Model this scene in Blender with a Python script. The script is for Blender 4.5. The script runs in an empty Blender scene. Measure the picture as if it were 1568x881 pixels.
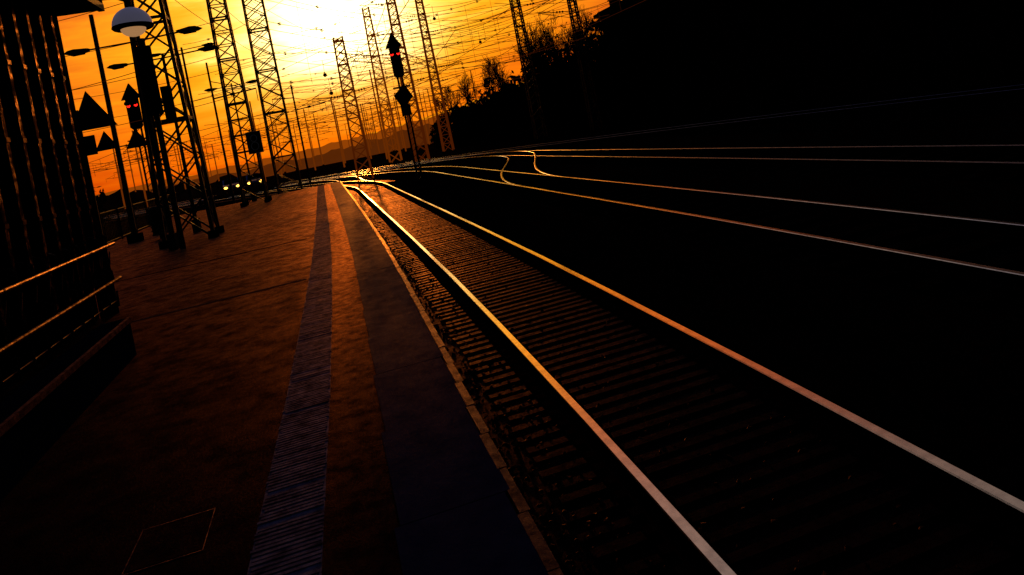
import bpy, math, random
import numpy as np
from mathutils import Vector, Matrix
random.seed(7); rng=np.random.default_rng(5)
sc=bpy.context.scene
sc.view_settings.view_transform='Standard'; sc.view_settings.look='None'; sc.view_settings.exposure=0

# ------------------------------------------------------------ materials
def mat(name,col,rough=.8,metal=0.,spec=.3,col2=None,nscale=4.,bump=0.,bscale=60.,emit=None,estr=0.,detail=6,contrast=(.4,.6),bdist=.02):
    m=bpy.data.materials.new(name); m.use_nodes=True
    nt=m.node_tree; b=nt.nodes['Principled BSDF']
    b.inputs['Base Color'].default_value=(*col,1); b.inputs['Roughness'].default_value=rough
    b.inputs['Metallic'].default_value=metal; b.inputs['Specular IOR Level'].default_value=spec
    geo=nt.nodes.new('ShaderNodeNewGeometry')
    c2=col2 or tuple(c*.65 for c in col)
    n=nt.nodes.new('ShaderNodeTexNoise'); n.inputs['Scale'].default_value=nscale; n.inputs['Detail'].default_value=detail
    n.inputs['Roughness'].default_value=.65
    nt.links.new(geo.outputs['Position'],n.inputs['Vector'])
    r=nt.nodes.new('ShaderNodeValToRGB'); r.color_ramp.elements[0].position=contrast[0]; r.color_ramp.elements[1].position=contrast[1]
    r.color_ramp.elements[0].color=(*c2,1); r.color_ramp.elements[1].color=(*col,1)
    nt.links.new(n.outputs['Fac'],r.inputs['Fac']); nt.links.new(r.outputs['Color'],b.inputs['Base Color'])
    if bump>0:
        n2=nt.nodes.new('ShaderNodeTexNoise'); n2.inputs['Scale'].default_value=bscale; n2.inputs['Detail'].default_value=8
        n2.inputs['Roughness'].default_value=.7
        nt.links.new(geo.outputs['Position'],n2.inputs['Vector'])
        bp=nt.nodes.new('ShaderNodeBump'); bp.inputs['Strength'].default_value=bump; bp.inputs['Distance'].default_value=bdist
        nt.links.new(n2.outputs['Fac'],bp.inputs['Height']); nt.links.new(bp.outputs['Normal'],b.inputs['Normal'])
    if emit:
        b.inputs['Emission Color'].default_value=(*emit,1); b.inputs['Emission Strength'].default_value=estr
    return m
def gmat(name,col,col2,k,p,gcol=(1,.62,.4),rough=.45,nscale=3.,contrast=(.36,.66),detail=11,k2=.15,bump=.8,bscale=40,bdist=.008,stretch=None,grain=(.40,1.4)):
    """rough mineral / worn metal surface: diffuse body + weak sheen that grows towards grazing incidence"""
    m=bpy.data.materials.new(name); m.use_nodes=True; nt=m.node_tree; N=nt.nodes; L=nt.links; N.clear()
    out=N.new('ShaderNodeOutputMaterial'); geo=N.new('ShaderNodeNewGeometry')
    src=geo.outputs['Position']
    if stretch:
        mp=N.new('ShaderNodeVectorMath'); mp.operation='MULTIPLY'; mp.inputs[1].default_value=stretch; L.new(src,mp.inputs[0]); src=mp.outputs[0]
    n=N.new('ShaderNodeTexNoise'); n.inputs['Scale'].default_value=nscale; n.inputs['Detail'].default_value=detail; n.inputs['Roughness'].default_value=.72
    L.new(src,n.inputs['Vector'])
    r=N.new('ShaderNodeValToRGB'); r.color_ramp.elements[0].position=contrast[0]; r.color_ramp.elements[1].position=contrast[1]
    r.color_ramp.elements[0].color=(*col2,1); r.color_ramp.elements[1].color=(*col,1); L.new(n.outputs['Fac'],r.inputs['Fac'])
    d=N.new('ShaderNodeBsdfDiffuse'); L.new(r.outputs['Color'],d.inputs['Color'])
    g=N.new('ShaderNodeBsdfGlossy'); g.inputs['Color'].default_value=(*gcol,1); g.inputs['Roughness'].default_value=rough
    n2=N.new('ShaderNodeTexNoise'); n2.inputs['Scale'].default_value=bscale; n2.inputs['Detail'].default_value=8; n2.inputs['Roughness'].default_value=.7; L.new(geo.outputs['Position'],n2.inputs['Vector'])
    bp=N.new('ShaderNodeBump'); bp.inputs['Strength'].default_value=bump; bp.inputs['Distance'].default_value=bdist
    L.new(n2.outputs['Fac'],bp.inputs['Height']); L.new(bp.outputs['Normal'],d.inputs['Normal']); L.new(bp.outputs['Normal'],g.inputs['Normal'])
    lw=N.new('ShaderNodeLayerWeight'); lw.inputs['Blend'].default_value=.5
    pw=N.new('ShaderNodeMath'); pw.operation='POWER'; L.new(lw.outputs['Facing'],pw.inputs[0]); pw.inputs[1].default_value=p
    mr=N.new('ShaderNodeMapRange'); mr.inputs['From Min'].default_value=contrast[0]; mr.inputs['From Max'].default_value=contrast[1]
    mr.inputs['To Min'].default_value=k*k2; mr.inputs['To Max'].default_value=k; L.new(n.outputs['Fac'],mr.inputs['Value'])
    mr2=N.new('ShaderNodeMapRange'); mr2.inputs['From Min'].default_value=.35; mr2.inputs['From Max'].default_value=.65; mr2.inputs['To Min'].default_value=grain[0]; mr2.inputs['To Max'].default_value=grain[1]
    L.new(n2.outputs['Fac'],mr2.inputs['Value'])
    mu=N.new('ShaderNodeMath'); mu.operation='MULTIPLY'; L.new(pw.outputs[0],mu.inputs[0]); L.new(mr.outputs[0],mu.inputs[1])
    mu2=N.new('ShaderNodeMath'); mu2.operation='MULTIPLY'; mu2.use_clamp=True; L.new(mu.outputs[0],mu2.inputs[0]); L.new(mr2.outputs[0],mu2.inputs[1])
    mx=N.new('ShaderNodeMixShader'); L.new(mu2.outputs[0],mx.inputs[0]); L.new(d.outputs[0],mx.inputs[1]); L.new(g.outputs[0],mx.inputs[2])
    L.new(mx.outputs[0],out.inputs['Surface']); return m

M_rail=mat('rail_polished_steel',(.82,.70,.58),.18,1.,.5,col2=(.60,.51,.43),nscale=9,bump=.08,bscale=200,bdist=.002)
M_railrust=mat('rail_rust',(.004,.002,.0015),.9,0,.0,nscale=25,bump=.3)
M_slat=gmat('slat_edge_metal',(.012,.005,.003),(.003,.002,.002),.24,1.2,rough=.35,nscale=9,contrast=(.5,.64),k2=.02)
M_railrust2=mat('rail_rust_dark',(.003,.002,.0015),.9,0,.0,nscale=25)
M_raildull=mat('rail_dull_steel',(.22,.17,.14),.34,1.,.3,col2=(.12,.1,.09),nscale=9)
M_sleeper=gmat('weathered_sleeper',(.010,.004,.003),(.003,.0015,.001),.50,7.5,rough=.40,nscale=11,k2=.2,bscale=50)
M_sleeperd=mat('sleeper_shaded',(.002,.002,.0015),.95,0,.0,nscale=14,bump=.5,bscale=70)  # sleepers right of the main track, shade put into their colour
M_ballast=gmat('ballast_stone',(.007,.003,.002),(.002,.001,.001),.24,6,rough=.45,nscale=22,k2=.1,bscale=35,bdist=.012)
M_ballastd=mat('ballast_shaded',(.002,.0015,.001),.98,0,.0,col2=(.001,.001,.001),nscale=5,bump=.8,bscale=20,bdist=.04)  # dark copy of the ballast, with the shadow over the yard painted in
M_soil=mat('soil',(.005,.002,.001),.98,0,.0,col2=(.003,.001,.001),nscale=.3,bump=.6,bscale=4,bdist=.1)
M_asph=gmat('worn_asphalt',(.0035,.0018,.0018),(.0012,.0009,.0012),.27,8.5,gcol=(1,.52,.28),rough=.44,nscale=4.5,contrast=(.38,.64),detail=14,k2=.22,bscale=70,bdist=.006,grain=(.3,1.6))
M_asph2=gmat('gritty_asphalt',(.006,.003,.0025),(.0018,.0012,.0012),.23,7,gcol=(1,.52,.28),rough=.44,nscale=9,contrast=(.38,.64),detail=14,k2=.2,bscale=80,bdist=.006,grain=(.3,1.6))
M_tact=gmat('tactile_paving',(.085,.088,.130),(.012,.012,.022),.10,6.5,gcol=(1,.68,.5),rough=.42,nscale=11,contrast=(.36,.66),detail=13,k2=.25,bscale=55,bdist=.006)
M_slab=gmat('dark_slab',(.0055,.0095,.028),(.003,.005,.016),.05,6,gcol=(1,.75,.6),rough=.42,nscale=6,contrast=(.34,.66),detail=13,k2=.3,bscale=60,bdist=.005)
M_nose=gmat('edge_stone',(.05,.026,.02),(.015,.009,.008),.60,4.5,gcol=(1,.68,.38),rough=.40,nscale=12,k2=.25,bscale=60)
M_edge=gmat('parapet_lit_edge',(.035,.018,.018),(.008,.005,.007),.18,1.5,gcol=(1,.6,.45),rough=.45,nscale=14,k2=.1)  # pale tone painting the lit wall edge, reused for the cover frame
M_conc=mat('concrete',(.0015,.0025,.008),.9,0,.0,col2=(.001,.0015,.005),nscale=3,bump=.4)
M_steel=mat('painted_dark_steel',(.012,.006,.004),.6,.0,.05,nscale=8,bump=.1)
M_mid=mat('hazed_steel_near',(.012,.006,.004),.8,.0,.0,nscale=8,emit=(.12,.018,.0005),estr=.5)  # faint reddish glow paints the haze over the middle masts
M_far=mat('hazed_steel',(.012,.008,.006),.8,0,.0,nscale=8,emit=(.24,.042,.001),estr=.5)  # stronger glow stands in for haze on distant steel
M_black=mat('black_metal',(.004,.002,.002),.8,0,.0,nscale=6)
M_hand=gmat('handrail_steel',(.02,.012,.01),(.006,.004,.003),.26,1.,gcol=(1,.66,.42),rough=.30,nscale=10,contrast=(.38,.62),k2=.1,bump=.2)
M_wire=mat('hazed_wire',(.02,.008,.004),.7,.0,.0,nscale=5,emit=(.12,.02,.001),estr=.2)  # slight emission tints the wires as if seen through haze
M_red=mat('signal_red',(.4,.01,.01),.3,0,.5,nscale=5,emit=(1.,.012,.006),estr=2.6)
M_head=mat('headlight',(.9,.6,.2),.3,0,.5,nscale=5,emit=(1.,.52,.07),estr=5)
M_opal=mat('opal_glass',(.3,.3,.38),.4,0,.15,col2=(.25,.25,.34),nscale=3,emit=(.45,.42,.62),estr=.09)
M_opalw=mat('opal_glass_lit',(.6,.4,.2),.35,0,.3,nscale=3,emit=(1.,.5,.2),estr=.35)
M_brick=mat('dark_brick',(.003,.002,.002),.95,0,.0,nscale=2,bump=.3)
M_glass=mat('dark_glass',(.002,.002,.003),.5,0,.0,nscale=1)
M_leaf=mat('foliage_dark',(.008,.004,.002),.9,0,.0,col2=(.004,.002,.001),nscale=2)
M_bark=mat('bark',(.010,.005,.003),.9,0,.0,nscale=10)
M_hill=mat('hazy_hill',(.03,.02,.01),1,0,0,col2=(.015,.01,.006),nscale=.03,emit=(.34,.062,.001),estr=.8)  # aerial haze put into the emission colour
M_hill2=mat('hazier_hill',(.03,.02,.01),1,0,0,col2=(.015,.01,.006),nscale=.03,emit=(.88,.26,.002),estr=.95)  # glows near sky colour to paint deeper haze
M_hill3=mat('hazed_rise',(.03,.02,.01),1,0,0,col2=(.015,.01,.006),nscale=.05,emit=(.14,.026,.001),estr=.6)  # weak glow painting thin haze on the nearer slope
M_car=mat('car_paint',(.03,.02,.02),.2,.3,.6,nscale=3)
M_tyre=mat('tyre',(.015,.015,.015),.9,0,.2)
M_sign=mat('sign_white',(.35,.33,.3),.5,0,.3,nscale=8)
M_grey=mat('frame_grey',(.03,.025,.03),.5,0,.0,nscale=8)

# ------------------------------------------------------------ mesh builder
class MB:
    def __init__(s): s.v=[]; s.f=[]; s.m=[]; s.mats=[]
    def mi(s,m):
        if m not in s.mats: s.mats.append(m)
        return s.mats.index(m)
    def add(s,vs,fs,m):
        o=len(s.v); i=s.mi(m)
        s.v.extend([tuple(p) for p in vs]); s.f.extend([tuple(o+k for k in f) for f in fs]); s.m.extend([i]*len(fs))
    def box(s,c,d,m,R=None):
        c=Vector(c); vs=[]
        for z in(-.5,.5):
            for x,y in((-.5,-.5),(.5,-.5),(.5,.5),(-.5,.5)):
                p=Vector((x*d[0],y*d[1],z*d[2]))
                if R is not None: p=R@p
                vs.append(c+p)
        s.add(vs,[(3,2,1,0),(4,5,6,7),(0,1,5,4),(1,2,6,5),(2,3,7,6),(3,0,4,7)],m)
    def cyl(s,a,b,r1,m,r2=None,n=8,cap=True):
        a=Vector(a);b=Vector(b); r2=r1 if r2 is None else r2
        d=(b-a)
        if d.length<1e-6: return
        d.normalize(); up=Vector((0,0,1)) if abs(d.z)<.95 else Vector((1,0,0))
        x=d.cross(up).normalized(); y=d.cross(x)
        vs=[]
        for c,r in((a,r1),(b,r2)):
            for k in range(n):
                t=2*math.pi*(k+.5)/n; vs.append(c+x*math.cos(t)*r+y*math.sin(t)*r)
        fs=[(k,(k+1)%n,n+(k+1)%n,n+k) for k in range(n)]
        if cap: fs+= [tuple(reversed(range(n))),tuple(range(n,2*n))]
        s.add(vs,fs,m)
    def beam(s,a,b,w,m): s.cyl(a,b,w*.7,m,n=4,cap=False)
    def revolve(s,c,prof,m,n=20,axis=None):
        c=Vector(c); vs=[]
        for r,z in prof:
            for k in range(n):
                t=2*math.pi*k/n; vs.append(c+Vector((r*math.cos(t),r*math.sin(t),z)))
        fs=[]
        for i in range(len(prof)-1):
            for k in range(n):
                fs.append((i*n+k,i*n+(k+1)%n,(i+1)*n+(k+1)%n,(i+1)*n+k))
        s.add(vs,fs,m)
    def sphere(s,c,r,m,n=10):
        s.revolve(c,[(max(r*math.sin(math.pi*i/n),1e-4),-r*math.cos(math.pi*i/n)) for i in range(n+1)],m,n)
    def extr(s,poly,dv,m):
        n=len(poly); dv=Vector(dv); vs=[Vector(p) for p in poly]+[Vector(p)+dv for p in poly]
        s.add(vs,[tuple(range(n)),tuple(reversed(range(n,2*n)))]+[(k,n+k,n+(k+1)%n,(k+1)%n) for k in range(n)],m)
    def build(s,name,smooth=False,loc=None,rotz=0):
        me=bpy.data.meshes.new(name); me.from_pydata(s.v,[],s.f)
        for m in s.mats: me.materials.append(m)
        me.polygons.foreach_set('material_index',s.m)
        if smooth: me.polygons.foreach_set('use_smooth',[True]*len(s.f))
        me.update()
        o=bpy.data.objects.new(name,me); sc.collection.objects.link(o)
        if loc: o.location=loc
        o.rotation_euler[2]=rotz
        return o

# ------------------------------------------------------------ path geometry
DK=[(-6,-.16),(2.4,-.12),(5,-.05),(8,.0),(11,.03),(16,.03),(21,.01),(32,-.06),(41,-.10),(60,-.12)]
def delta(y):
    if y<=DK[0][0]: return DK[0][1]
    for (a,b),(c,d) in zip(DK,DK[1:]):
        if y<=c: return b+(d-b)*(y-a)/(c-a)
    return DK[-1][1]
Y0=38.; CX=2.35-42.; RB=42.; PHM=math.radians(58)
def path(off,t):
    if t<=Y0: return off+delta(t),t,0.
    R=RB+(off-2.35); ph=(t-Y0)/RB
    dl=delta(Y0)
    if ph<=PHM: return CX+R*math.cos(ph)+dl,Y0+R*math.sin(ph),ph
    e=(ph-PHM)*RB
    return CX+R*math.cos(PHM)+dl-e*math.sin(PHM),Y0+R*math.sin(PHM)+e*math.cos(PHM),PHM
def sweep_rail(mb,pts,mtop,mside):
    prof=[(-.030,0),(.030,0),(.037,-.008),(.036,-.045),(.010,-.055),(.010,-.13),(.07,-.15),(.07,-.165),(-.07,-.165),(-.07,-.15),(-.010,-.13),(-.010,-.055),(-.036,-.045),(-.037,-.008)]
    n=len(prof); vs=[]
    for i,p in enumerate(pts):
        a=pts[max(i-1,0)]; b=pts[min(i+1,len(pts)-1)]
        t=Vector((b[0]-a[0],b[1]-a[1],0)).normalized(); r=Vector((t.y,-t.x,0))
        for u,z in prof: vs.append((p[0]+r.x*u,p[1]+r.y*u,z))
    ft=[];fs=[]
    for i in range(len(pts)-1):
        for k in range(n):
            q=(i*n+k,i*n+(k+1)%n,(i+1)*n+(k+1)%n,(i+1)*n+k)
            (ft if k in(0,1,n-1) else fs).append(q)
    o=len(mb.v); mb.v.extend(vs)
    for F,m in((ft,mtop),(fs,mside)):
        i=mb.mi(m); mb.f.extend([tuple(o+k for k in f) for f in F]); mb.m.extend([i]*len(F))
def rail_pts(off,t0,t1):
    ts=[];t=t0
    while t<t1: ts.append(t); t+=1.0
    ts.append(t1); return [path(off,t)[:2] for t in ts]
def make_track(off,t0,t1,step,mtop,mside,msl,sw=.13,zs=-.225):
    mb=MB()
    for s in(-.75,.75): sweep_rail(mb,rail_pts(off+s,t0,t1),mtop,mside)
    t=t0
    while t<t1:
        x,y,h=path(off,t)
        R=Matrix.Rotation(h+random.uniform(-.012,.012),3,'Z')
        dz=random.uniform(-.010,.004)
        mb.box((x+random.uniform(-.03,.03),y+random.uniform(-.012,.012),zs+dz),(2.5,sw*random.uniform(.85,1.1),.11),msl,R)
        for s in(-.75,.75):
            for q in(-.11,.11):
                p=R@Vector((s+q,0,0)); mb.box((x+p.x,y+p.y,-.152),(.07,.09,.03),mside,R)
        t+=step
    return mb.build('railway_track')
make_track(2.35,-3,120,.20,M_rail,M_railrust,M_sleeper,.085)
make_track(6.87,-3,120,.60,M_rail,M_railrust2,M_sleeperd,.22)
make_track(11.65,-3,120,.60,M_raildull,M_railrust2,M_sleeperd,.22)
def crossover(o0,o1,t0,t1,mtop):
    mb=MB(); N=30; cl=[]
    for i in range(N+1):
        f=i/N; g=f*f*(3-2*f); x,y,h=path(o0+(o1-o0)*g,t0+(t1-t0)*f); cl.append((x,y))
    for s in(-.75,.75):
        pts=[]
        for i,p in enumerate(cl):
            a=cl[max(i-1,0)];b=cl[min(i+1,N)]; t=Vector((b[0]-a[0],b[1]-a[1])).normalized()
            pts.append((p[0]+t.y*s,p[1]-t.x*s))
        sweep_rail(mb,pts,mtop,M_railrust2)
    mb.v=[(v[0],v[1],v[2]+.003) for v in mb.v]
    return mb.build('track_crossover')
crossover(6.87,11.65,22,43,M_rail)
crossover(2.35,6.87,44,64,M_rail)
crossover(11.65,6.87,45,68,M_rail)
mb=MB()
for s in(-.75,.75):
    pts=[]
    for i in range(60):
        y=-2+i*1.1; x=24.5-max(0,(y-6))**1.45*.052+s; pts.append((x,y))
    sweep_rail(mb,pts,M_raildull,M_railrust2)
for i in range(100):
    y=-2+i*.6; x=24.5-max(0,(y-6))**1.45*.052; mb.box((x,y,-.225),(2.5,.22,.11),M_sleeperd)
mb.build('siding_track')

# ------------------------------------------------------------ ground sheets
mb=MB(); mb.add([(-2500,-2500,-.36),(2500,-2500,-.36),(2500,2500,-.36),(-2500,2500,-.36)],[(0,1,2,3)],M_soil); mb.build('ground')
def strip(mb,o0,o1,z,t0,t1,m,step=1.,pf=path,z1=None):
    n=int((t1-t0)/step)+1; vs=[]; z1=z if z1 is None else z1
    for i in range(n+1):
        t=min(t0+i*step,t1); a=pf(o0,t); b=pf(o1,t); vs+= [(a[0],a[1],z),(b[0],b[1],z1)]
    mb.add(vs,[(2*i,2*i+1,2*i+3,2*i+2) for i in range(n)],m)
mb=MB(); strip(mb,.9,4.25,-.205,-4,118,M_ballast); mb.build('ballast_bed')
mb=MB(); strip(mb,3.24,3.4,-.19,-4,42,M_ballastd,z1=-.145); strip(mb,3.4,5.0,-.145,-4,42,M_ballastd,z1=-.235); strip(mb,4.25,27,-.225,-4,40,M_ballastd); strip(mb,4.25,14,-.225,40,118,M_ballastd); mb.build('ballast_yard')  # shade right of the track painted dark; raised strip added over sleeper ends
def stones(name,N,area,m,zr,sz):
    base=np.array([(1,0,0),(-1,0,0),(0,1,0),(0,-1,0),(0,0,1),(0,0,-1)],float)
    F=np.array([(0,2,4),(2,1,4),(1,3,4),(3,0,4),(2,0,5),(1,2,5),(3,1,5),(0,3,5)])
    V=np.zeros((N,6,3)); 
    for i in range(N):
        o,t=area(); x,y,h=path(o,t)
        r=random.uniform(*sz); q=base*r*rng.uniform(.55,1.25,(6,1))
        a=random.uniform(0,6.28);c,s_=math.cos(a),math.sin(a)
        b=random.uniform(0,6.28);cb,sb=math.cos(b),math.sin(b)
        q=q@np.array([[c,-s_,0],[s_,c,0],[0,0,1]])@np.array([[1,0,0],[0,cb,-sb],[0,sb,cb]])
        V[i]=q+np.array([x,y,random.uniform(*zr)])
    FF=(F[None]+np.arange(N)[:,None,None]*6).reshape(-1,3)
    me=bpy.data.meshes.new(name); me.from_pydata(V.reshape(-1,3).tolist(),[],FF.tolist()); me.materials.append(m)
    o=bpy.data.objects.new(name,me); sc.collection.objects.link(o)
def ar1():
    u=random.random(); t=1.5+38*u**1.3
    while True:
        o=random.choice((random.uniform(.72,3.2),random.uniform(.72,1.4)))
        if abs(abs(o-2.35)-.75)>.09: return o,t
stones('ballast_stones',8000,ar1,M_ballast,(-.205,-.170),(.012,.028))
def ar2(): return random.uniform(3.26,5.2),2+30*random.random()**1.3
stones('ballast_stones',2500,ar2,M_ballastd,(-.17,-.13),(.02,.035))  # stones in the same painted shade as the yard

# ------------------------------------------------------------ platform
def pp(off,t): return off+delta(t),t,0
PZ=.76; PE=36.
mb=MB()
n=42; ys=[-4+i*(PE+4)/n for i in range(n+1)]
vs=[]
for y in ys: vs+=[(-7.6,y,PZ),(.60+delta(y),y,PZ),(-7.6,y,-.36),(.60+delta(y),y,-.36)]
fs=[]
for i in range(n):
    a=4*i;b=a+4; fs+=[(a,a+1,b+1,b),(a+1,a+3,b+3,b+1),(a,b,b+2,a+2)]
fs.append((4*n,4*n+1,4*n+3,4*n+2)); mb.add(vs,fs,M_asph)
strip(mb,-.22,.10,PZ+.004,-4,PE,M_asph2,pf=pp)
vs=[]
for y in ys: vs+=[(.602+delta(y),y,PZ-.12),(.602+delta(y),y,-.36)]
mb.add(vs,[(2*i,2*i+1,2*i+3,2*i+2) for i in range(n)],M_conc)
y=-4.
while y<PE-.5:
    x0=.10+delta(y+.5); x1=.598+delta(y+.5); dz=random.uniform(-.0015,.0015)
    mb.box(((x0+x1)/2,y+.4985,PZ+.006+dz),(x1-x0,.996,.02),M_slab)
    y+=1.
y=-4.
while y<PE-.3:
    dz=random.uniform(-.002,.003); dx=random.uniform(-.003,.003)
    mb.box((.626+delta(y)+dx,y+.2,PZ-.032+dz),(.048,.392,.10),M_nose)
    y+=.4
y=-2.
while y<PE-.1:
    d=delta(y)
    if random.random()<.95:
        mb.box((-.375+d+random.uniform(-.006,.006),y,PZ+.005+random.uniform(-.003,.001)),(.31+random.uniform(-.03,.004),.019,.014),M_tact)
    y+=.033
strip(mb,-.53,-.22,PZ+.005,-2,PE,M_tact,pf=pp)
mb.build('platform')
mb=MB()
for a,b in(((-1.2,3.35),(-.86,3.35)),((-.86,3.35),(-.86,3.72)),((-.86,3.72),(-1.2,3.72)),((-1.2,3.72),(-1.2,3.35))):
    mb.beam((*a,PZ+.001),(*b,PZ+.001),.004,M_edge)
mb.box((-1.03,3.535,PZ+.001),(.32,.35,.006),M_asph)
mb.build('inspection_cover')
mb=MB(); mb.box((-2.6,9.6,PZ+.003),(4.1,.04,.006),M_grey,Matrix.Rotation(.03,3,'Z')); mb.box((-3.2,14.3,PZ+.003),(5.1,.04,.006),M_black); mb.build('drain_channel')
mb=MB(); mb.box((-2.34,4.6,.93),(.26,6.1,.34),M_conc); mb.box((-2.345,4.6,1.12),(.27,6.12,.045),M_conc); mb.box((-2.215,4.6,1.125),(.035,6.12,.05),M_edge)  # thin pale strip paints light along the top edge
mb.build('parapet_wall')

# ------------------------------------------------------------ shelter
mb=MB(); X=-3.3
mb.box((-4.6,5.7,5.12),(4.0,9.8,.22),M_black); mb.box((-4.6,5.7,5.26),(4.12,9.92,.07),M_steel)
mb.box((-2.62,5.7,5.03),(.08,9.7,.10),M_steel)
y=3.2
while y<10.5:
    mb.box((X,y,3.15),(.14,.055,3.8),M_black); mb.box((X+.085,y,3.15),(.02,.075,3.8),M_slat)
    for z in(2.3,3.2,4.1): mb.box((X+.1,y,z),(.015,.09,.05),M_hand)
    y+=.42
mb.box((X,10.55,2.9),(.16,.16,4.3),M_black)
for z in(1.24,2.9,4.6): mb.box((X-.04,6.9,z),(.05,7.3,.05),M_black)
mb.box((X-.12,6.8,1.35),(.04,7.4,1.2),M_glass)
for z,r in((1.71,.027),(1.21,.027)):
    mb.cyl((-3.15,2.5,z),(-3.15,10.85,z),r,M_hand,n=12)
mb.cyl((-3.18,2.5,.93),(-3.18,10.6,.93),.010,M_hand,n=8)
yy=3.
while yy<10.9:
    j=random.uniform(-.03,.03)
    mb.cyl((-3.15,yy+j,1.71),(-3.15,yy+j,1.85),.016,M_hand,n=6); mb.cyl((-3.15,yy+j,1.85),(-3.3,yy+.10,1.90),.015,M_hand,n=6)
    mb.cyl((-3.15,yy,1.21),(-3.15,yy+j,1.36),.015,M_hand,n=6); mb.cyl((-3.15,yy+j,1.36),(-3.3,yy+.09,1.40),.014,M_hand,n=6)
    mb.cyl((-3.17,yy+.1+j,.84),(-3.17,yy+.1,1.06),.014,M_hand,n=6)
    mb.cyl((-3.16,yy,1.45),(-3.16,yy+.09,1.62),.010,M_hand,n=5)
    yy+=.36
for yy in(3.4,5.8,8.2,10.6): mb.cyl((-3.2,yy,.76),(-3.2,yy,1.75),.03,M_black)
for yy in(4.0,10.55): mb.box((-6.3,yy,2.9),(.16,.16,4.3),M_black)
mb.build('platform_shelter')

mb=MB(); c=Vector((-2.59,12.1,5.05)); r=.31
mb.revolve(c,[(.001,r*.98)]+[(r*math.sin(a),r*math.cos(a)) for a in [math.radians(k) for k in range(10,91,10)]],M_opal,28)
mb.revolve(c,[(r+.005,0.005),(r+.012,-.02),(r*.96,-.045)],M_black,28)
mb.revolve(c,[(r*.62*math.cos(a),-.045-r*.42*math.sin(a)) for a in [math.radians(k) for k in range(0,91,15)]],M_opalw,28)
mb.revolve(c,[(r*.96,-.045),(r*.6,-.046)],M_black,28)
mb.cyl(c+Vector((0,0,r*.95)),c+Vector((0,0,r+.14)),.035,M_black)
pts=[c+Vector((0,0,r+.1)),c+Vector((-.15,-.1,r+.16)),c+Vector((-.35,-.4,r+.1)),c+Vector((-.5,-1.4,r-.1))]
for a,b in zip(pts,pts[1:]): mb.cyl(a,b,.025,M_black)
mb.build('globe_lamp',smooth=True)

# ------------------------------------------------------------ lattice masts
def mast(x,y,z0,z1,w0,w1,k=.07,name='lattice_mast',rot=0.,db=True,arms=None,pr=1.0,bk=.5,m=None):
    mb=MB(); m=m or M_steel
    def cor(z):
        f=(z-z0)/(z1-z0); w=(w0+(w1-w0)*f)/2; return [Vector((sx*w,sy*w*.8,z)) for sx,sy in((-1,-1),(1,-1),(1,1),(-1,1))]
    zs=[z0]; 
    while zs[-1]<z1:
        f=(zs[-1]-z0)/(z1-z0); zs.append(zs[-1]+(w0+(w1-w0)*f)*pr)
    zs[-1]=z1
    for i in range(len(zs)-1):
        A=cor(zs[i]);B=cor(zs[i+1])
        for c in range(4):
            mb.beam(A[c],B[c],k,m)
            d=(c+1)%4
            if db: mb.beam(A[c],B[d],k*bk,m); mb.beam(A[d],B[c],k*bk,m)
            else:
                if i%2: mb.beam(A[c],B[d],k*bk,m)
                else: mb.beam(A[d],B[c],k*bk,m)
                mb.beam(B[c],B[d],k*bk*.8,m)
            if i%3==2: mb.beam(B[c],B[d],k*.8,m)
    for p in cor(z0): mb.box((p.x,p.y,z0+.03),(.25,.25,.3),M_black)
    if arms:
        for (z,l,s) in arms:
            a=Vector((0,0,z)); b=Vector((s*l,0,z+.25)); mb.cyl(a,b,.035,m,n=6); mb.cyl(Vector((0,0,z+1.2)),b,.022,m,n=5)
            mb.cyl(Vector((0,0,z-.6)),b+Vector((-s*.3,0,-.1)),.025,m,n=5)
            for q in(.3,.38,.46): mb.cyl(a.lerp(b,q),a.lerp(b,q+.03),.09,M_black,n=8)
            mb.cyl(b,b+Vector((0,0,-.7)),.015,m,n=4)
    return mb.build(name,loc=(x,y,0),rotz=rot)
mast(-3.82,19.9,.76,15,1.22,.40,.09,db=True,pr=.95,bk=.5)
mast(-3.23,31.6,.76,18,1.0,.42,.085,db=False,pr=.8,bk=.55)
mast(-2.45,45,-.3,22,1.42,1.0,.11,db=True,pr=.7,bk=.5)
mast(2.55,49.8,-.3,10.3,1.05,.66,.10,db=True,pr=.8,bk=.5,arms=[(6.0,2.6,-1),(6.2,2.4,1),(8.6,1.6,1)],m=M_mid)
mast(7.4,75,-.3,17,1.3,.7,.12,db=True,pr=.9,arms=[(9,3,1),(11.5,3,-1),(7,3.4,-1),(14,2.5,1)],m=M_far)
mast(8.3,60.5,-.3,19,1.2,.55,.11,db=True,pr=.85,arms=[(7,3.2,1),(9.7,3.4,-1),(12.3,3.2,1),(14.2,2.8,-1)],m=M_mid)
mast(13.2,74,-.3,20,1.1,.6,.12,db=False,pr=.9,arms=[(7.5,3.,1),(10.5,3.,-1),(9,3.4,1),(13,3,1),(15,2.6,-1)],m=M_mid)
mast(18.5,57,-.3,16,.95,.6,.11,db=False,pr=.8,bk=.55,arms=[(11.5,3.5,1)])
mast(21.4,51.4,-.3,15,.75,.45,.10,db=False,pr=.8,bk=.55,arms=[(9.6,3.0,-1)])
def pole(x,y,z0,z1,r=.07,arms=(),name='catenary_pole',m=None):
    m=m or M_steel
    mb=MB(); mb.cyl((0,0,z0),(0,0,z1),r,m,r2=r*.75,n=8); mb.box((0,0,z0+.1),(.4,.4,.3),M_black)
    for z,l,s in arms:
        mb.cyl((0,0,z),(s*l,0,z+.2),.05,m,n=5); mb.cyl((0,0,z+1.1),(s*l*.9,0,z+.2),.035,m,n=4)
        mb.cyl((s*l*.4,0,z+.08),(s*l*.5,0,z+.1),.1,m,n=6); mb.cyl((s*l,0,z+.2),(s*l,0,z-.6),.03,m,n=4)
    return mb.build(name,loc=(x,y,0))
pole(-6.3,24,.76,8.2,.09)
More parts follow.
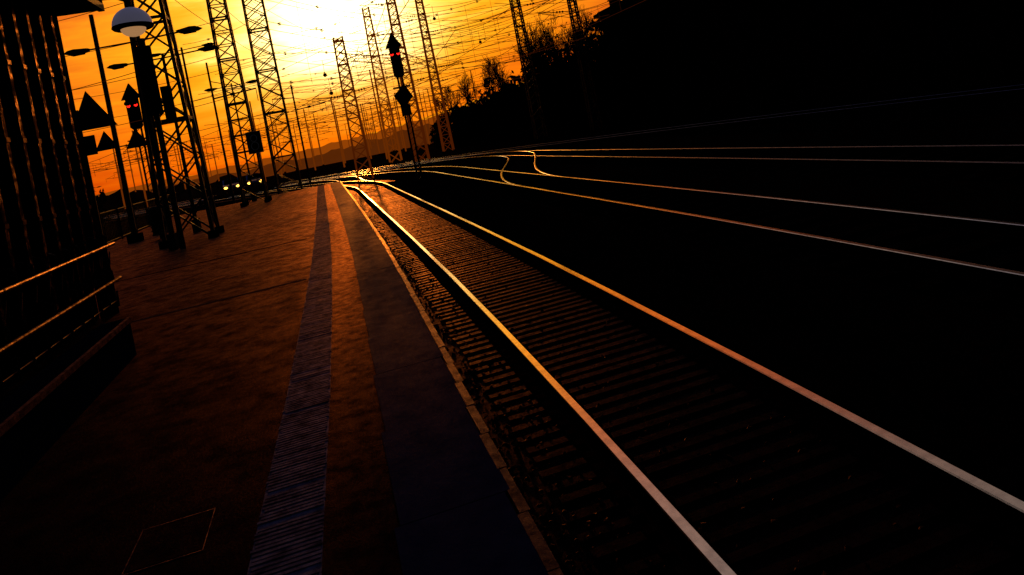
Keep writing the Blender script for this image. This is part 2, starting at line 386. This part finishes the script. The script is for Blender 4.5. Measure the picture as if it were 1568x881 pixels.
pole(-5.9,45,-.3,9.3,.08,((7,2.6,1),))
pole(-1.6,62,-.3,8.8,.10,((6.5,2.6,1),(7.6,1.8,-1)))
for i in range(68):
    d=random.uniform(85,220); a=math.radians(random.uniform(-15,15))
    x=d*math.sin(a); y=d*math.cos(a)
    s=random.choice((-1,1))
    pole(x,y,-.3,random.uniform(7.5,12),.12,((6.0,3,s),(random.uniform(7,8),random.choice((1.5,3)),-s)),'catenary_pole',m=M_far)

def double_light(x,y,z0,z,l,r=.06):
    mb=MB(); mb.cyl((0,0,z0),(0,0,z+.12),r,M_steel,r2=r*.7)
    for s in(-1,1):
        mb.cyl((0,0,z-.02),(s*l*.75,0,z),.022,M_steel,n=6)
        prof=[(0,.035),(.12,.05),(.35,.075),(.5,.06),(.62,.0),(.5,-.045),(.25,-.06),(.05,-.03)]
        mb.extr([(s*(l*.72+a),-.09,z+b) for a,b in prof],(0,.18,0),M_black)
        mb.box((s*(l*.72+.3),0,z-.06),(.3,.14,.03),M_glass)
    mb.box((0,0,z0+.2),(.2,.2,.4),M_steel)
    return mb.build('platform_light',loc=(x,y,0),rotz=math.radians(-13))
double_light(-4.0,18.4,.76,6.05,1.55,.07)
double_light(-4.15,22.5,.76,6.23,1.55,.06)
double_light(-5.6,35.2,.76,8.6,1.4,.07)
double_light(-3.6,34.5,.76,6.4,1.0,.05)
mb=MB(); mb.box((0,0,4.95),(.30,.22,1.7),M_black); mb.cyl((0,0,.76),(0,0,6),.07,M_steel); mb.box((.32,.0,4.3),(.22,.2,.9),M_black); mb.beam((0,0,4.3),(.32,0,4.3),.05,M_steel)
mb.build('loudspeaker_post',loc=(-3.72,18.0,0))

# ------------------------------------------------------------ signals
def signal(x,y,zb,zt,w,zplate=None,zbox=None,zg=-.3,tri=None):
    mb=MB(); h=zt-zb
    poly=[(-w*.36,0,zb+.12),(-w*.22,0,zb),(w*.22,0,zb),(w*.36,0,zb+.12),(w*.36,0,zt-h*.34),(w*.58,0,zt-h*.34),(0,0,zt),(-w*.58,0,zt-h*.34),(-w*.36,0,zt-h*.34)]
    mb.extr(poly,(0,.10,0),M_black)
    zr=zb+h*.52
    for s in(-1,1):
        c=Vector((s*w*.21,-.02,zr)); mb.cyl(c,c+Vector((0,.03,0)),.08,M_red,n=16); mb.cyl(c+Vector((0,-.0,.1)),c+Vector((0,-.22,.1)),.1,M_black,n=10)
    for k in(-.9,.5,):
        c=Vector((0,-.02,zr+k*.5)); mb.cyl(c,c+Vector((0,.03,0)),.08,M_glass,n=14)
    mb.box((0,.25,(zb+zt)/2-.2),(w*.45,.3,h*.55),M_black)
    for s in(-1,1): mb.cyl((s*.12,.2,zg),(s*.12,.2,zb+.3),.05,M_steel,n=6)
    z=zg+.3
    while z<zb: mb.beam((-.12,.2,z),(.12,.2,z+.18),.025,M_steel); z+=.3
    mb.box((0,.2,zg+.1),(.6,.6,.3),M_black)
    if zplate:
        q=.66; c=Vector((0,-.02,zplate)); mb.extr([c+Vector((-.15,0,-q)),c+Vector((q*.75,0,-.1)),c+Vector((.15,0,q)),c+Vector((-q*.75,0,.1))],(0,.04,0),M_black)
    if zbox: mb.box((0,.0,zbox),(.5,.3,.55),M_black)
    if tri:
        for (dx,z,s) in tri:
            mb.extr([(dx-s*.55,-.03,z-s*.4),(dx+s*.55,-.03,z-s*.4),(dx,-.03,z+s*.5)],(0,.05,0),M_black)
            mb.extr([(dx-s*.40,-.035,z-s*.33),(dx+s*.40,-.035,z-s*.33),(dx,-.035,z+s*.36)],(0,.004,0),M_railrust2)
        mb.beam((min(t[0] for t in tri),.1,tri[0][1]-.2),(max(t[0] for t in tri),.1,tri[0][1]-.2),.05,M_steel)
    mb.box((.0,.05,zb-.5),(.9,.5,.05),M_steel)
    return mb.build('railway_signal',loc=(x,y,0),rotz=math.radians(-9))
signal(4.55,35.5,5.45,7.85,.78,4.45,3.7)
signal(-8.2,35,5.2,7.4,.8,None,None,tri=[(-.1,4.75,1.),(-1.5,4.9,1.)])
mb=MB()
mb.extr([(-.55,0,4.15),(.55,0,4.15),(-.05,0,5.15)],(0,.03,0),M_black); mb.extr([(-.42,-.004,4.21),(.42,-.004,4.21),(-.05,-.004,4.98)],(0,.003,0),M_railrust2)
mb.cyl((-.35,.06,.76),(-.35,.06,4.7),.04,M_steel); mb.box((-.3,.02,3.75),(.5,.06,.5),M_black); mb.build('speed_sign',loc=(-5.5,19.3,0))
mb=MB(); mb.box((0,0,3.4),(.62,.05,.95),M_black)
def ring(c,r,rr):
    for k in range(14):
        a=2*math.pi*k/14;b=2*math.pi*(k+1)/14
        mb.beam((c[0]+r*math.cos(a),-.035,c[1]+r*1.1*math.sin(a)),(c[0]+r*math.cos(b),-.035,c[1]+r*1.1*math.sin(b)),rr,M_sign)
ring((0,3.58),.13,.03); ring((0,3.24),.155,.03); mb.cyl((0,.05,.76),(0,.05,3.2),.03,M_steel)
for a,b in(((-.3,2.94),(.3,2.94)),((.3,2.94),(.3,3.86)),((.3,3.86),(-.3,3.86)),((-.3,3.86),(-.3,2.94))): mb.beam((a[0],-.03,a[1]),(b[0],-.03,b[1]),.02,M_sign)
mb.build('number_sign',loc=(-2.75,30.8,0))
mb=MB(); mb.revolve((0,0,.76),[(.2,.15),(.22,.2),(.24,.95),(.2,1.02),(.15,1.03)],M_steel,14); mb.cyl((.0,.0,.76),(0,0,.95),.05,M_steel)
for k in range(7): mb.revolve((0,0,.9+k*.12),[(.245,0),(.25,.02),(.245,.04)],M_steel,14)
mb.build('litter_bin',loc=(-5.3,23,0))
mb=MB(); mb.box((0,0,1.1),(.6,.4,.66),M_black); mb.box((0,0,1.45),(.68,.48,.05),M_steel); mb.box((0,-.21,1.1),(.02,.01,.6),M_hand); mb.box((0,0,.8),(.5,.3,.1),M_black); mb.build('equipment_cabinet',loc=(-5.9,26,0))
mb=MB(); y=11.
while y<35.8:
    mb.cyl((-7.5,y,.7),(-7.5,y,1.95),.03,M_steel,n=6)
    for k in range(1,12): mb.cyl((-7.5,y+k*.165,.85),(-7.5,y+k*.165,1.85),.009,M_steel,n=4)
    for z in(.85,1.85): mb.cyl((-7.5,y,z),(-7.5,y+2,z),.02,M_steel,n=6)
    y+=2
mb.build('metal_fence')

# ------------------------------------------------------------ wires
mb=MB()
def wire(a,b,sag=.2,r=.012,n=10):
    a=Vector(a);b=Vector(b);P=[]
    for i in range(n+1):
        f=i/n; p=a.lerp(b,f); p.z-=sag*4*f*(1-f); P.append(p)
    for p,q in zip(P,P[1:]): mb.cyl(p,q,r,M_wire,n=3,cap=False)
    return P
def ins(p,r=.09):
    p=Vector(p)
    for k in range(3): mb.revolve(p+Vector((0,0,k*.07-.07)),[(.02,.03),(r,0),(.02,-.03)],M_black,8)
MA=(-3.82,19.9);MBm=(-3.23,31.6);MC=(-2.45,45);MD=(2.55,49.8);ME=(7.4,75);MF=(8.3,60.5);MG=(13.2,74);MH=(18.5,57);MI=(21.4,51.4)
for z,s in((11.5,1.6),(9.3,.5),(7.3,.15),(6.9,.1),(13.5,2.2)):
    P=wire((*MC,z),(*MH,z),s,.024,16)
    if z>9:
        for k in(2,4,6,8,10,12,14): mb.cyl(P[k],(P[k].x,P[k].y,7.0),.014,M_wire,n=3,cap=False)
    for k in(1,3,6,9,11,13,15): ins(P[k],.13)
for z,s in((14,1.5),(11,.6),(8,.15),(9.5,.3)): wire((*ME,z),(*MG,z),s*.3,.03); wire((*MF,z),(*MI,z),s,.024,14)
for z in(9,10,11,13): wire((*MC,z),(*MF,z-.5),.3,.024)
for z in(8.2,9.6,11.4): wire((*MA,z),(*MBm,z+.3),.15,.011); wire((*MBm,z+.3),(*MC,z+1),.2,.014)
for z in(7.5,9.,5.6): wire((*MA,z),(-14,22,z),.3,.011); wire((*MBm,z),(-16,34,z),.3,.015); wire((*MC,z),(-18,48,z),.4,.018)
wire((*MD,9.8),(*MBm,11),.3,.014); wire((*MD,9.9),(*MF,11),.3,.018); wire((*MD,10),(*MH,11.5),.6,.018)
wire((*MH,11),(*MI,10),.2,.018); wire((*MH,13),(30,40,14),.4,.018); wire((*MI,9),(27,20,10.5),.5,.015);wire((*MI,12.5),(*MF,15),.7,.02)
wire((*MH,9.5),(*MG,13),.5,.02); wire((*MH,12),(*ME,14),.7,.02); wire((*MI,11),(*MD,8),.5,.018); wire((*MG,11),(30,64,13),.3,.02)
for off in(2.35,6.87,11.65):
    for a in np.arange(14,116,17):
        pa=path(off+.15,a);pb=path(off-.15,a+17); A=Vector((pa[0],pa[1],5.4));B=Vector((pb[0],pb[1],5.4)); r=.009+a*.00022
        wire(A,B,.02,r,3); U=wire(A+Vector((0,0,1.4)),B+Vector((0,0,1.4)),.9,r,9)
        for k in range(1,9): mb.cyl(U[k],(U[k].x,U[k].y,5.39),r*.6,M_wire,n=3,cap=False)
for i in range(90):
    y=random.uniform(56,120); x=random.uniform(-12,18); l=random.uniform(8,24); z=random.uniform(5.5,16)
    P=wire((x,y,z),(x+l,y+random.uniform(-14,14),z+random.uniform(-.8,1.6)),random.uniform(.1,.8),.026,8)
    if i%3==0: ins(P[2],.16); ins(P[6],.16)
mb.build('overhead_wires')
# cross-span beams between far masts
mb=MB()
for (a,b,z) in((ME,MG,13.2),(MF,MG,9.2),(MD,MF,8.6)):
    A=Vector((*a,z));B=Vector((*b,z)); n=10
    for k in range(n):
        p=A.lerp(B,k/n);q=A.lerp(B,(k+1)/n); u=Vector((0,0,.55))
        mb.beam(p,q,.06,M_mid); mb.beam(p+u,q+u,.06,M_mid); mb.beam(p+(u if k%2 else u*0),q+(u*0 if k%2 else u),.035,M_mid)
mb.build('cross_span_gantry')
def ball(px):
    mb=MB(); mb.sphere((0,0,0),.13,M_black,10); mb.cyl((0,0,.1),(0,0,1.0),.015,M_wire,n=5); mb.revolve((0,0,.18),[(.03,.03),(.08,0),(.03,-.03)],M_black,8)
    mb.build('wire_insulator',smooth=True,loc=px)
for u,up,s in((-217,97+18,.043),(-213,66+20,.043),(-36,167,.05),(26,118,.055)):
    x=(.9741*u+236.4)*s; y=(1017.9-.2262*u)*s; ball((x,y,2.41+up*s))

# ------------------------------------------------------------ cars
def car(x,y,z,rot,lit):
    mb=MB()
    prof=[(-2.1,.35),(-2.15,.7),(-2.0,.95),(-1.5,1.02),(-.9,1.42),(.5,1.46),(1.25,1.0),(1.95,.85),(2.12,.65),(2.1,.35)]
    mb.extr([(.82,a,b) for a,b in prof],(-1.64,0,0),M_car)
    win=[(-1.35,1.02),(-.85,1.36),(.45,1.39),(1.1,1.02)]
    for s in(-1,1): mb.extr([(s*.825,a,b) for a,b in win],(s*.006,0,0),M_glass)
    mb.add([(-.7,1.22,1.03),(.7,1.22,1.03),(.62,.56,1.45),(-.62,.56,1.45)],[(0,1,2,3)],M_glass)
    for a in(-1.3,1.3):
        for s in(-1,1): mb.cyl((s*.84,a,.33),(s*.62,a,.33),.33,M_tyre,n=16); mb.cyl((s*.85,a,.33),(s*.83,a,.33),.18,M_grey,n=12)
    for s in(-1,1): 
        mb.revolve((s*.58,2.08,.68),[(.001,.12),(.13,.08),(.19,0),(.13,-.08),(.001,-.12)],M_head if lit else M_glass,10)
    return mb.build('car',loc=(x,y,z),rotz=rot)
car(-9.6,74,.1,math.pi+.12,True); car(-7.4,75,.1,math.pi+.1,True)
mb=MB(); mb.box((-8.5,80,-.13),(7,24,.45),M_soil); mb.build('road')

# ------------------------------------------------------------ terrain
def ridge(name,pts,m,depth=60,jit=.6):
    mb=MB(); P=[]
    for a,b in zip(pts,pts[1:]):
        n=18
        for k in range(n):
            f=k/n; P.append([a[i]+(b[i]-a[i])*f for i in range(3)])
    P.append(list(pts[-1])); vs=[]
    for i,p in enumerate(P):
        q=Vector((p[0],p[1],0)); d=q.normalized()
        h=p[2]+random.uniform(-jit,jit)+jit*math.sin(i*.7)
        vs+=[tuple(q-d*depth)[:2]+(-.4,),tuple(q-d*depth*.5)[:2]+(h*.55,),tuple(q)[:2]+(h,),tuple(q+d*depth)[:2]+(-.4,)]
    fs=[]
    for i in range(len(P)-1):
        for k in range(3): a=4*i+k; fs.append((a,a+4,a+5,a+1))
    mb.add(vs,fs,m); return mb.build(name)
def az(d,a,h): a=math.radians(a); return (d*math.sin(a),d*math.cos(a),h)
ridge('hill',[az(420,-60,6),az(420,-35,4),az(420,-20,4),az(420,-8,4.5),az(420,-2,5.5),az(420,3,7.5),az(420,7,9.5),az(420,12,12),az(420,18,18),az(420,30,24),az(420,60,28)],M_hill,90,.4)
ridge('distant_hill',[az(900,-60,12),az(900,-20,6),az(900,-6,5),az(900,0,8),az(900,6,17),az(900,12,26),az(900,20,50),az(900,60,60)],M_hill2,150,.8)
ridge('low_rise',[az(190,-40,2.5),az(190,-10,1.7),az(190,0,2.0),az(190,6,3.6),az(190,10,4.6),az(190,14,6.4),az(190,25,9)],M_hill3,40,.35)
ridge('wooded_bank',[az(150,-75,6),az(140,-45,5.5),az(130,-30,4.5),az(140,-20,3.2),az(150,-12,1.6),az(150,-5,.8)],M_leaf,30,.5)
ridge('embankment',[(17,100,3.5),(20,82,3.0),(23,68,2.5),(26,58,2.)],M_soil,6,.15)

# ------------------------------------------------------------ trees
def tree(x,y,z,h,spread,seed,leafn=500,name='tree',lean=0):
    R=random.Random(seed); mb=MB(); tips=[]
    def br(p,d,l,r,dep):
        n=3; q=p
        for k in range(n):
            d=(d+Vector((R.uniform(-.16,.16),R.uniform(-.16,.16),R.uniform(-.03,.12)))).normalized()
            q2=q+d*l/n; mb.cyl(q,q2,r*(1-.25*k/n),M_bark,r2=r*(1-.25*(k+1)/n),n=5 if dep<2 else 3,cap=False); q=q2
            if dep>=2: tips.append(q)
            if dep<4 and k>=(1 if dep==0 else 0):
                for j in range(2):
                    a=R.uniform(0,6.28); s=R.uniform(.5,.95)*spread
                    nd=(d+Vector((math.cos(a)*s,math.sin(a)*s,R.uniform(-.1,.4)))).normalized()
                    br(q,nd,l*R.uniform(.5,.72),max(r*.5,.014),dep+1)
    br(Vector((0,0,0)),Vector((lean,0,1)).normalized(),h*.5,h*.018,0)
    for i in range(leafn):
        p=R.choice(tips)+Vector((R.gauss(0,.25),R.gauss(0,.25),R.gauss(0,.2)))
        if p.z>h*.62 and R.random()<.75: continue
        s=R.uniform(.05,.13); a=Vector((R.uniform(-1,1),R.uniform(-1,1),R.uniform(-1,1)))*s; b=Vector((R.uniform(-1,1),R.uniform(-1,1),R.uniform(-1,1)))*s
        mb.add([p-a,p+b,p+a,p-b],[(0,1,2,3)],M_leaf)
    return mb.build(name,loc=(x,y,z))
T=[(23.2,60,1.5,7.9),(21.5,62.5,1.8,7.6),(20.6,66,2,7.1),(20.3,71,2,6.6),(19.8,77,2.2,6.2),(19,84,2.5,5.6),(25,57,1,7.6),(18,92,2.5,5.0),(24,53,.3,7.5),(22.3,58,1.2,8.1),(22.0,66,2.,7.9),(25.5,62,1.5,8.4),(17.6,98,2.6,4.6)]
for i,(x,y,z,h) in enumerate(T): tree(x,y,z,h,.75,20+i,500)
def bushes(name,blobs,n,s0,s1):
    N=n*len(blobs); V=np.zeros((N,4,3)); k=0
    for (cx,cy,cz,rx,ry,rz) in blobs:
        for i in range(n):
            d=rng.normal(size=3); d/=np.linalg.norm(d); rr=rng.uniform(.35,1.)**.5*(1+.18*math.sin(d[0]*7+cx)+.15*math.sin(d[2]*9+cy))
            p=np.array([cx,cy,cz])+d*rr*np.array([rx,ry,rz])
            a=rng.normal(size=3)*rng.uniform(s0,s1); b=rng.normal(size=3)*rng.uniform(s0,s1)
            V[k]=[p-a,p+b,p+a,p-b]; k+=1
    me=bpy.data.meshes.new(name); me.from_pydata(V.reshape(-1,3).tolist(),[],np.arange(4*N).reshape(-1,4).tolist()); me.materials.append(M_leaf)
    o=bpy.data.objects.new(name,me); sc.collection.objects.link(o)
bl=[]
for i in range(36):
    f=i/35; y=98-46*f; x=17.0+8*f+random.uniform(-1,1); h=2.6+4.0*f+random.uniform(-.5,.8)
    bl.append((x,y,h*.5,2.5,2.5,h*.62+.6))
bushes('undergrowth',bl,650,.12,.26)
bl=[]
for i in range(22):
    y=14+i*2.6; bl.append((-13-random.uniform(0,4)-i*.35,y,1.0,2.2,2.2,2.1+random.uniform(0,1.1)))
bushes('hedge',bl,600,.10,.22)

# ------------------------------------------------------------ warehouse
mb=MB(); x0=27.;y0=-14.;y1=59.;H=9.7
mb.box((x0+8,(y0+y1)/2,H/2-.2),(16,y1-y0,H+.2),M_brick)
mb.box((x0+8,(y0+y1)/2,H+.1),(16.9,y1-y0+.9,.35),M_brick); mb.box((x0+8,(y0+y1)/2,H+.36),(16.3,y1-y0+.3,.16),M_brick)
mb.box((x0+1.2,y1-1.2,H+.75),(.8,.8,.9),M_brick); mb.box((x0+1.2,y1-1.2,H+1.24),(1.,1.,.1),M_conc)
y=y0+3
while y<y1-2:
    for z in(1.8,5.0,8.0):
        mb.box((x0-.01,y,z),(.06,1.6,1.7),M_glass)
        for q in(-.8,0,.8): mb.box((x0-.03,y+q,z),(.10,.07,1.74),M_brick)
        mb.box((x0-.06,y,z-.93),(.18,1.9,.12),M_brick)
    mb.box((x0-.06,y+1.75,H/2-.2),(.14,.4,H-.4),M_brick)
    y+=3.5
for q in range(4): mb.box((x0+2+q*4,y1+.02,5),(1.6,.06,1.7),M_glass)
mb.build('brick_warehouse')

# ------------------------------------------------------------ camera
h=math.radians(13.07); r=math.radians(11.3)
F=Vector((math.sin(h),math.cos(h),0)); R0=Vector((math.cos(h),-math.sin(h),0)); U0=Vector((0,0,1))
Rr=R0*math.cos(r)-U0*math.sin(r); U=R0*math.sin(r)+U0*math.cos(r)
cam=bpy.data.cameras.new('camera'); co=bpy.data.objects.new('camera',cam); sc.collection.objects.link(co)
Mx=Matrix((( Rr.x,U.x,-F.x,0),(Rr.y,U.y,-F.y,0),(Rr.z,U.z,-F.z,2.41),(0,0,0,1))); co.matrix_world=Mx
cam.sensor_width=36; cam.lens=24; cam.shift_x=.0325; cam.shift_y=-.1626; cam.clip_end=6000; cam.clip_start=.05
sc.camera=co

# ------------------------------------------------------------ light
el=math.radians(10.2); sa=math.radians(2.8)
S=Vector((math.sin(sa)*math.cos(el),math.cos(sa)*math.cos(el),math.sin(el)))
sun=bpy.data.lights.new('sun','SUN'); sun.energy=2.0; sun.angle=math.radians(.6); sun.color=(1,.30,.035)
so=bpy.data.objects.new('sun',sun); sc.collection.objects.link(so); so.rotation_euler=S.to_track_quat('Z','Y').to_euler(); so.location=(0,0,50)

w=bpy.data.worlds.new('World'); sc.world=w; w.use_nodes=True; nt=w.node_tree; N=nt.nodes; L=nt.links; N.clear()
out=N.new('ShaderNodeOutputWorld'); tc=N.new('ShaderNodeTexCoord')
def vm(op,a=None,b=None,av=None,bv=None):
    n=N.new('ShaderNodeVectorMath'); n.operation=op
    if a is not None: L.new(a,n.inputs[0])
    if b is not None: L.new(b,n.inputs[1])
    if av: n.inputs[0].default_value=av
    if bv: n.inputs[1].default_value=bv
    return n
def mt(op,a=None,b=None,av=None,bv=None,clamp=False):
    n=N.new('ShaderNodeMath'); n.operation=op; n.use_clamp=clamp
    if a is not None: L.new(a,n.inputs[0])
    if b is not None: L.new(b,n.inputs[1])
    if av is not None: n.inputs[0].default_value=av
    if bv is not None: n.inputs[1].default_value=bv
    return n.outputs[0]
D=tc.outputs['Generated']
df=vm('SUBTRACT',D,bv=tuple(S)); sc_=vm('MULTIPLY',df.outputs[0],bv=(1,1,1.35)); ln=vm('LENGTH',sc_.outputs[0]).outputs['Value']
cm=vm('MULTIPLY',D,bv=(2.2,2.2,16)); no=N.new('ShaderNodeTexNoise'); no.inputs['Scale'].default_value=1.9; no.inputs['Detail'].default_value=8; no.inputs['Roughness'].default_value=.6; no.inputs['Distortion'].default_value=.8
L.new(cm.outputs[0],no.inputs['Vector']); cl=mt('SUBTRACT',no.outputs['Fac'],bv=.5)
d2=mt('ADD',ln,mt('MULTIPLY',mt('MULTIPLY',cl,mt('ADD',ln,bv=.03)),bv=1.1)); 
def ramp2(sp,fac,sc2):
    ramp=N.new('ShaderNodeValToRGB'); cr=ramp.color_ramp
    cr.elements[0].position=0; cr.elements[0].color=(*sp[0][1],1); cr.elements[1].position=1; cr.elements[1].color=(*sp[-1][1],1)
    for p,c in sp[1:-1]:
        e=cr.elements.new(p/sc2); e.color=(*c,1)
    L.new(fac,ramp.inputs['Fac']); return ramp.outputs['Color']
rc=ramp2([(0,(1,.60,.01)),(.16,(1,.43,.001)),(.28,(1,.25,.0)),(.40,(.80,.135,.0)),(.52,(.50,.080,.002)),(.70,(.13,.035,.008)),(.95,(.03,.012,.008)),(1.3,(.005,.005,.009)),(2.,(.001,.001,.003))],mt('MULTIPLY',d2,bv=.5),2.)
def gl(sig,amp,col):
    q=mt('DIVIDE',d2,bv=sig); q=mt('MULTIPLY',q,q); q=mt('MULTIPLY',q,bv=-1.); q=mt('EXPONENT',q); q=mt('MULTIPLY',q,bv=amp)
    n=vm('SCALE',av=col); L.new(q,n.inputs['Scale']); return n.outputs[0]
tot=vm('ADD',rc,gl(.095,4.2,(1,.86,.50))).outputs[0]
tot=vm('ADD',tot,gl(.25,.6,(1,.62,.002))).outputs[0]
sx=N.new('ShaderNodeSeparateXYZ'); L.new(D,sx.inputs[0])
ev=ramp2([(0,(.80,.40,.2)),(.04,(.88,.52,.3)),(.13,(1,.95,.9)),(.36,(1,1,1)),(.50,(.22,.22,.22)),(.7,(.05,.05,.05)),(1,(.0,.0,.0))],sx.outputs['Z'],1.)  # sky above the view is dimmed to keep the ground dark
tot=vm('MULTIPLY',tot,ev).outputs[0]
veil=ramp2([(0,(0,0,0)),(.42,(.03,.02,.02)),(.52,(.24,.21,.20)),(.64,(.18,.17,.18)),(.78,(.035,.050,.15)),(1,(.018,.032,.20))],sx.outputs['Z'],1.)  # unseen upper sky: grey for rail reflections, blue added as fill
fr=N.new('ShaderNodeMapRange'); fr.inputs['From Min'].default_value=-.8; fr.inputs['From Max'].default_value=.3; L.new(sx.outputs['Y'],fr.inputs['Value'])
vv=vm('SCALE',veil); L.new(fr.outputs[0],vv.inputs['Scale'])
tot=vm('ADD',tot,vv.outputs[0]).outputs[0]
bg=N.new('ShaderNodeBackground'); L.new(tot,bg.inputs['Color']); bg.inputs['Strength'].default_value=1.
sky=N.new('ShaderNodeTexSky'); sky.sky_type='NISHITA'; sky.sun_disc=False; sky.sun_elevation=el; sky.sun_rotation=sa
m2=N.new('ShaderNodeMapRange'); m2.inputs['From Min'].default_value=.7; m2.inputs['From Max'].default_value=1.3; m2.inputs['To Min'].default_value=0; m2.inputs['To Max'].default_value=1.; L.new(ln,m2.inputs['Value'])
sk=vm('SCALE',sky.outputs['Color']); L.new(m2.outputs[0],sk.inputs['Scale'])
bg2=N.new('ShaderNodeBackground'); L.new(sk.outputs[0],bg2.inputs['Color']); bg2.inputs['Strength'].default_value=.004
ad=N.new('ShaderNodeAddShader'); L.new(bg.outputs[0],ad.inputs[0]); L.new(bg2.outputs[0],ad.inputs[1]); L.new(ad.outputs[0],out.inputs['Surface'])
